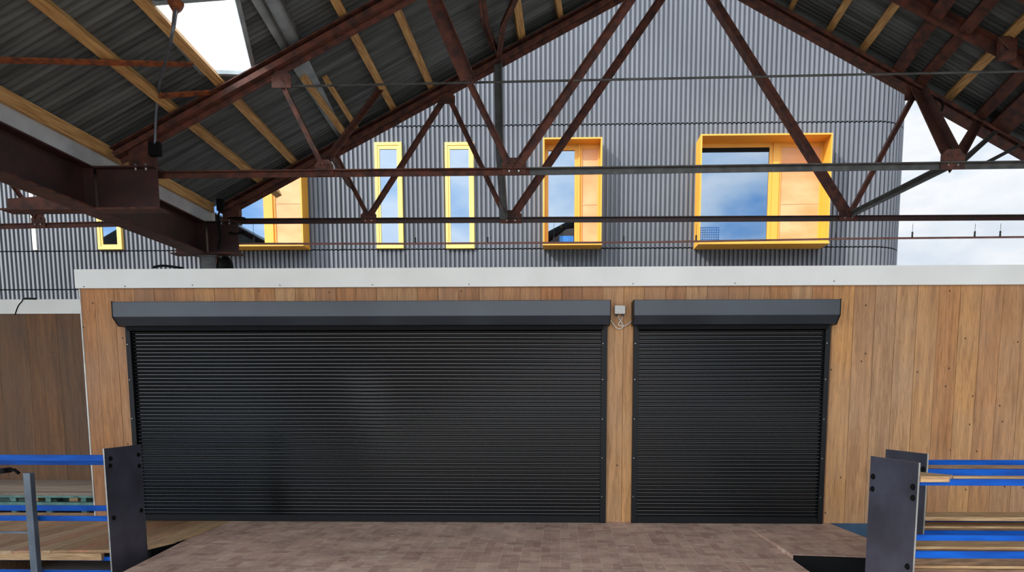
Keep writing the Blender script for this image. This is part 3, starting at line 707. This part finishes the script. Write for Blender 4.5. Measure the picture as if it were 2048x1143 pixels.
# near truss
tn = thing('roof_truss', (onY(290, 330, YT1).x, YT1, 4.3), 'near rust red steel truss crossing in front of the far one', 'truss')
E1 = Vector((E2.x, YT1, E2.z)); A1 = Vector((A2.x, YT1, A2.z))
m = MB(); m.tee(E1+Vector((-.12, 0, -.06)), A1, .17); m.bar(E1+Vector((-.12, 0, -.06)), A1, .06, .2); m.build('top_chord', 'rust', tn)
m = MB(); r1 = Vector((r2.x, YT1, r2.z)); m.tee(r1, A1, .17); m.bar(r1, A1, .06, .2); m.build('top_chord', 'rust', tn)
p = onY(305, 351, YT1); j = onY(1060, 344, YT1); q = onY(2380, 326, YT1)
m = MB(); m.bar(p, j, .07, .012); m.bar(p, j, .012, .12, ofs=(.03, 0)); m.build('bottom_chord', 'rust', tn)
m = MB(); m.bar(j, q, .07, .012); m.bar(j, q, .012, .12, ofs=(.03, 0)); tag(m.build('bottom_chord', 'greysteel', tn), 'grey painted half of the bottom chord')
web(tn, [(560, 160), (645, 332)], .06, YT1)
web(tn, [(866, -4), (935, 158)], .17, YT1); web(tn, [(935, 158), (1022, 338)], .075, YT1)
web(tn, [(1034, 335), (1262, 0), (1430, -262)], .095, YT1)
gusset(648, 335, 38, 32, YT1, tn, 3); gusset(1028, 332, 48, 34, YT1, tn, 2); gusset(1906, 318, 46, 40, YT1, tn, 2); gusset(562, 158, 40, 34, YT1, tn, 0)
a = onY(265, 340, YT1); m = MB(); m.prism([(a.x, YT1-.06, zb1+.004), (a.x, YT1-.06, E1.z+.02), (a.x+.13, YT1-.06, E1.z+.10), (a.x+.26, YT1-.06, E1.z+.1), (a.x+.30, YT1-.06, zb1+.004)], (0, .1, 0)); m.build('shoe_plate', 'rust', tn)
p = onY(312, 300, YT1-.08); m = MB(); m.box((p.x-.07, YT1-.12, p.z-.07), (p.x+.06, YT1-.06, p.z+.08)); m.build('black_clamp', 'dark', tn)
# collar rod of near truss
a = onY(556, 173, YT1); b = onY(2200, 139, YT1); m = MB(); m.tube([a, b], .013, 8); m.build('collar_rod', 'greysteel', tn)
# neighbouring bay's truss, seen under the beam
tl = thing('roof_truss', (-9, YT2, zb0+.3), 'steel truss of the neighbouring bay seen under the dark beam at far left', 'truss')
p = onY(-260, 459, YT2); q = onY(300, 447, YT2); m = MB(); m.bar(p, q, .07, .012); m.bar(p, q, .012, .11, ofs=(.03, 0)); m.build('bottom_chord', 'rust', tl)
web(tl, [(76, 440), (-30, 290)], .06, YT2); web(tl, [(76, 440), (150, 262)], .08, YT2); gusset(76, 441, 30, 24, YT2, tl)
a = onY(-260, 230, YT2); b = onY(330, 440, YT2)
m = MB(); p0 = Vector((XE-.25, YT2, zL(XE)-.1)); p1 = Vector((XE-7.3, YT2, zL(XE)+3.8)); m.tee(p0, p1, .15); m.build('top_chord', 'rust', tl)

# bracing between the two trusses
def brace(p, yp, q, yq, w, m_, lab):
    m = MB(); m.tee(onY(*p, yp), onY(*q, yq), w); return tag(m.build('truss_brace', m_), lab, 'brace', 'braces between the two trusses')
brace((1832, 180), YT2-.05, (1900, 322), YT1+.05, .17, 'rust', 'thick red brown brace from the far truss down to the near right node')
brace((1866, 205), YT2-.05, (1916, 312), YT1+.05, .05, 'greysteel', 'thin dark brace beside the thick one at the right node')
brace((1953, 246), YT2-.05, (1912, 316), YT1+.05, .11, 'rust', 'brown brace rising right from the right node, nearest the thick one')
brace((1992, 262), YT2-.05, (1924, 322), YT1+.05, .06, 'greysteel', 'middle of three braces fanning right from the right node')
brace((2040, 290), YT2-.05, (1966, 329), YT1+.02, .045, 'greysteel', 'outermost slim brace landing on the near bottom chord at right')
brace((1704, 430), YT2-.06, (1898, 334), YT1+.05, .085, 'greysteel', 'long grey brace slanting from the far lower right node')
brace((668, 318), YT1+.1, (700, 372), YT2-.1, .05, 'rust', 'short brace running back from the near left node')
m = MB(); m.tee(onY(652, 326, YT1+.05), roofL(762, 180, .1), .07); tag(m.build('truss_brace', 'rust'), 'brown brace rising from the near left node to a purlin', 'brace', 'braces between the two trusses')
for pts, w, lab in ((((960, -14), (968, 40), (992, 104)), .08, 'bent brown strut left of the forked pair near the ridge'),
                    (((1034, -14), (1004, 50), (996, 108)), .07, 'brown strut leaning right in the forked pair near the ridge')):
    m = MB(); P = [roofL(x, y, .15) for x, y in pts]
    for a, b in zip(P, P[1:]): m.tee(a, b, w)
    tag(m.build('ridge_strut', 'rust'), lab, 'strut', 'forked struts near the ridge')
# cable coil
c0 = onY(1872, 212, YT2-.15); m = MB()
m.tube([c0 + Vector((math.cos(t/16*2*math.pi)*.10, .01*math.sin(t), math.sin(t/16*2*math.pi)*.11)) for t in range(34)], .012, 6)
tag(m.build('cable_coil', 'dark'), 'small coil of dark cable hooked under the right slope', 'cable')
# hanging flex from the roof to the near truss foot
pts = [roofL(352, 12, .1), onY(346, 60, 6.2), onY(334, 112, 6.8), onY(319, 168, 7.4), onY(312, 228, 7.7), onY(310, 292, YT1-.1)]
hf = thing('hanging_conduit', pts[-1], 'curved conduit dropping past the rooflight to the near truss foot', 'conduit')
m = MB(); m.tube(smooth(pts), .014, 8); m.build('tube', 'post', hf)
m = MB(); m.tube([pts[0]+Vector((0, 0, .03)), pts[0], pts[0]+(pts[1]-pts[0])*.25, pts[0]+(pts[1]-pts[0])*.9], [.075, .06, .022, .018], 10); m.build('rusty_funnel', 'rustor', hf)
# suspended pipe with drop rods
sp = thing('suspended_pipe', onY(1200, 484, YT2-.1), 'thin reddish pipe hung below the far truss across the view', 'pipe')
P = [onY(x, y, YT2-.1) for x, y in ((432, 528), (431, 492), (437, 487), (800, 487), (1300, 484), (1700, 477), (2330, 471))]
m = MB(); m.tube(P, .016, 8); m.build('pipe', 'conduit', sp)
for px in (506, 830, 975, 1108, 1248, 1393, 1673, 1826, 1951, 2002):
    a = onY(px, 444, YT2-.1); t0 = P[3] + (P[6]-P[3])*((px-800)/1900) if px > 437 else P[2]
    x = a.x
    for u, v in zip(P[2:], P[3:]):
        if u.x <= x <= v.x: z = u.z+(v.z-u.z)*(x-u.x)/(v.x-u.x); break
    long = px in (506, 1108, 1826, 1951)
    m = MB(); m.tube([(x, YT2-.1, z+.012), (x, YT2-.1, z+.09)], .013, 8); 
    m.tube([(x, YT2-.1, z+.09), (x, YT2-.1, a.z-.02)], .003, 5)
    m.build('drop_rod', 'greysteel', sp)
# cable looped round the far shoe
m = MB(); p = onY(470, 433, YT2-.3)
for dz, px in ((0, 0), (-.22, .01)):
    m.tube([Vector((p.x-.02+px+math.cos(t/12*math.pi*2)*.13, YT2-.22+math.sin(t/12*math.pi*2)*.05, p.z+dz+.02*math.sin(t*.5))) for t in range(13)], .012, 6)
tag(m.build('cable_loop', 'dark'), 'dark cable looped around the foot of the far truss', 'cable')
m = MB(); p = onY(441, 405, YT2-.3); m.box((p.x-.05, YT2-.33, p.z-.12), (p.x+.05, YT2-.29, p.z+.05)); m.tube(smooth([onY(441, 412, YT2-.3), onY(436, 440, YT2-.3), onY(440, 470, YT2-.3), onY(436, 500, YT2-.3)]), .014, 6)
tag(m.build('cable_clamp', 'dark'), 'black clamp with a cable dropping at the end of the gutter', 'clamp')

# ------------------------------------------------------------------ steel end panels, blue rails, timber
def panel(n0, n1, Yfar, Ynear, lab, holes, zbot=GZ):
    """n0/n1: pixels of the far-top and near-top corners"""
    a = onY(*n0, Yfar); b = onY(*n1, Ynear)
    zt = (a.z+b.z)/2; d = Vector((b.x-a.x, b.y-a.y, 0)); 
    t = thing('steel_screen', (a.x, (a.y+b.y)/2, zbot), lab, 'steel screen')
    m = MB(); side = Vector((0, 0, 1)).cross(d).normalized()*.006
    A = Vector((a.x, a.y, zt)); B = Vector((b.x, b.y, zt))
    m.prism([A-side, B-side, B+side, A+side], (0, 0, zbot-zt)); m.build('plate', 'steel', t)
    m = MB(); e_ = d.normalized()*.003; m.prism([B-side*1.05, B+e_-side*1.05, B+e_+side*1.05, B+side*1.05], (0, 0, zbot-zt)); tag(m.build('bare_edge', 'edge', t), 'bright cut edge of the plate')
    s = 1 if a.x > 0 else -1
    cs = -s
    for u, zz_ in holes:
        c = A.lerp(B, u); nrm = side.normalized()
        if nrm.x*cs < 0: nrm = -nrm
        m = MB(); q = Vector((c.x, c.y, zz_)); m.tube([q+nrm*.004, q+nrm*.02], .016, 6); m.tube([q+nrm*.004, q+nrm*.009], .024, 12); m.build('bolt', 'dark', t)
    return t, A, B
hl = [(.86, 1.02), (.10, 1.02), (.88, .42), (.12, .42), (.88, .95), (.1, .9)]
PL, LA, LB = panel((281, 887), (207, 897.5), 6.86, 6.29, 'dark mill steel end panel standing left of the paved ramp', hl)
PR, RA, RB = panel((1743, 911), (1839, 925), 5.30, 4.76, 'dark steel end panel in front at the right, its lower half polished', [(.08, 1.0), (.08, .90), (.92, .98), (.93, .90), (.9, .38)])
PB, BA, BB = panel((1773, 897), (1856, 907.5), 5.98, 5.50, 'second dark steel panel, partly hidden behind the front one at right', [(.93, 1.03), (.94, .93), (.93, .45)])
print('panels', LA, LB, RA, RB, BA, BB)
def rail(pxa, ya0, ya1, xend, Y, lab, m_='blue', name='blue_rail', cat='rail', grp='blue rails', dep=.03, xs=None, rnd=0):
    """horizontal rail through pixel (pxa, ya0..ya1) at depth Y from its panel to xend"""
    p = onY(pxa, ya0, Y); q = onY(pxa, ya1, Y); x0 = xs if xs is not None else p.x
    m = MB(); m.box((min(x0, xend), Y-dep/2, q.z), (max(x0, xend), Y+dep/2, p.z))
    return tag(m.build(name, m_, None, min(.004, (p.z-q.z)/5)), lab, cat, grp)
XQ = -9.6
lp = LB.x-.03; lq = LA.x-.01
for (y0, y1, Y, lab) in ((909, 921, 6.47, 'upper blue rail of the top pair left of the steel panel'),
                         (921, 929, 6.78, 'lower blue rail of the top pair left of the steel panel'),
                         (1010, 1021, 6.80, 'dark blue rail at mid height, just above a brighter one, at left'),
                         (1031, 1041, 6.47, 'blue rail at mid height level with the deck boards, at left'),
                         (1112, 1120, 6.72, 'dark blue rail just under the timber deck edge, at left')):
    rail(190, y0, y1, XQ, Y, lab, grp='blue rails on the left barrier', xs=lp-.002)
rail(190, 1139, 1149, XQ, 6.47, 'lowest blue rail at the left, at the bottom of the picture', grp='blue rails on the left barrier', xs=lp-.002)
# grey post at left
a = onY(49, 946, 6.34); 
ps = thing('grey_post', (a.x, 6.36, GZ), 'slim grey steel post standing before the blue rails at left', 'post')
m = MB(); m.box((a.x-.036, 6.36, GZ), (a.x+.036, 6.42, a.z)); m.build('upright', 'post', ps, .004)
m = MB(); m.box((a.x-.45, 6.37, a.z-.62), (a.x-.036, 6.395, a.z-.60)); m.build('spacer', 'post', ps)
p = onY(18, 940, 6.4); m = MB(); m.tube([(p.x-.12, 6.40, p.z+.005), (p.x+.06, 6.40, p.z+.005), (p.x+.1, 6.40, p.z-.03)], .016, 8); m.tube([(p.x-.03, 6.34, p.z), (p.x-.03, 6.45, p.z)], .028, 10); m.build('clamp', 'dark', ps)
# right barrier
XS = 6.4
xf = RB.x+.01; xk = BB.x+.01
for (px, y0, y1, Y, x0, lab) in ((1900, 919, 929, 5.90, xk, 'topmost blue rail from the rear right steel panel'),
                                (1900, 937, 950, 5.56, xk, 'blue rail just above the plank end at right'),
                                (1900, 957, 970, 4.80, xf, 'bright blue rail just below the plank end at right'),
                                (1900, 1037, 1046.5, 5.90, xk, 'blue rail under the pale timber ledge at right'),
                                (1900, 1060, 1068, 5.56, xk, 'blue rail half hidden behind the one just before it, at right'),
                                (1900, 1068.5, 1080, 4.80, xf, 'second lowest front blue rail at right, above stacked timber'),
                                (1900, 1101, 1115, 4.80, xf, 'lowest blue rail at right, crossing the stacked timber')):
    rail(px, y0, y1, XS, Y, lab, grp='blue rails on the right barrier', xs=x0)
# plank end on top
p = onY(1840, 941, 4.9); q = onY(1903, 950, 5.35)
zt_ = onY(1840, 948, 4.87).z
zp = zt_
pk = [onZ(x, y, zp) for x, y in ((1839, 937), (1905, 949), (1898, 952), (1839, 952))]
pk[0].x = pk[3].x = xf
m = MB(); m.prism([(v.x, v.y, zp-.042) for v in pk], (0, 0, .042))
tag(m.build('seat_plank', 'pinev'), 'light timber plank end cut to a slant against the front right panel', 'plank')
rail(1950, 952, 956, XS, pk[3].y+.14, 'thin pale batten running right from the slanted plank end', 'pinev', 'batten', 'batten', None, .04, pk[1].x+.02)
def tim(px, y0, y1, Y, x0, lab, m_='oldwood', dep=.14):
    return rail(px, y0, y1, XS, Y, lab, m_, 'stacked_timber', 'timber', 'timbers stacked behind the right rails', dep, x0)
tim(1950, 931, 936.5, 5.80, xk+.0, 'thin weathered timber between the two topmost blue rails', 'oldwood', .05)
tim(1950, 1028, 1036, 5.74, xk, 'pale timber ledge directly above a dark blue rail, at right', 'pinev', .25)
tim(1950, 1047.5, 1052, 5.74, xk, 'yellowish thin timber below the first of the lower blue rails', 'pinev', .2)
tim(1950, 1052.5, 1059, 5.74, xk, 'dark brown timber second under the pale ledge', 'oldwood', .2)
tim(1950, 1084, 1090, 5.20, xf+.1, 'pale timber just above the lowest blue rail', 'pinev', .3)
tim(1950, 1091, 1100, 5.20, xf+.1, 'brown timber resting right under the pale one above the lowest rail', 'oldwood', .3)
tim(1950, 1101, 1120, 5.20, xf+.1, 'thick brown timber behind the lowest blue rail', 'oldwood', .3)
tim(1950, 1121, 1127, 5.20, xf+.1, 'pale timber just below the lowest blue rail', 'pinev', .3)
tim(1950, 1128, 1136, 5.20, xf+.1, 'brown timber second from the bottom of the picture at right', 'oldwood', .3)
tim(1950, 1137, 1152, 5.20, xf+.1, 'bottommost yellowish timber at right', 'pinev', .3)
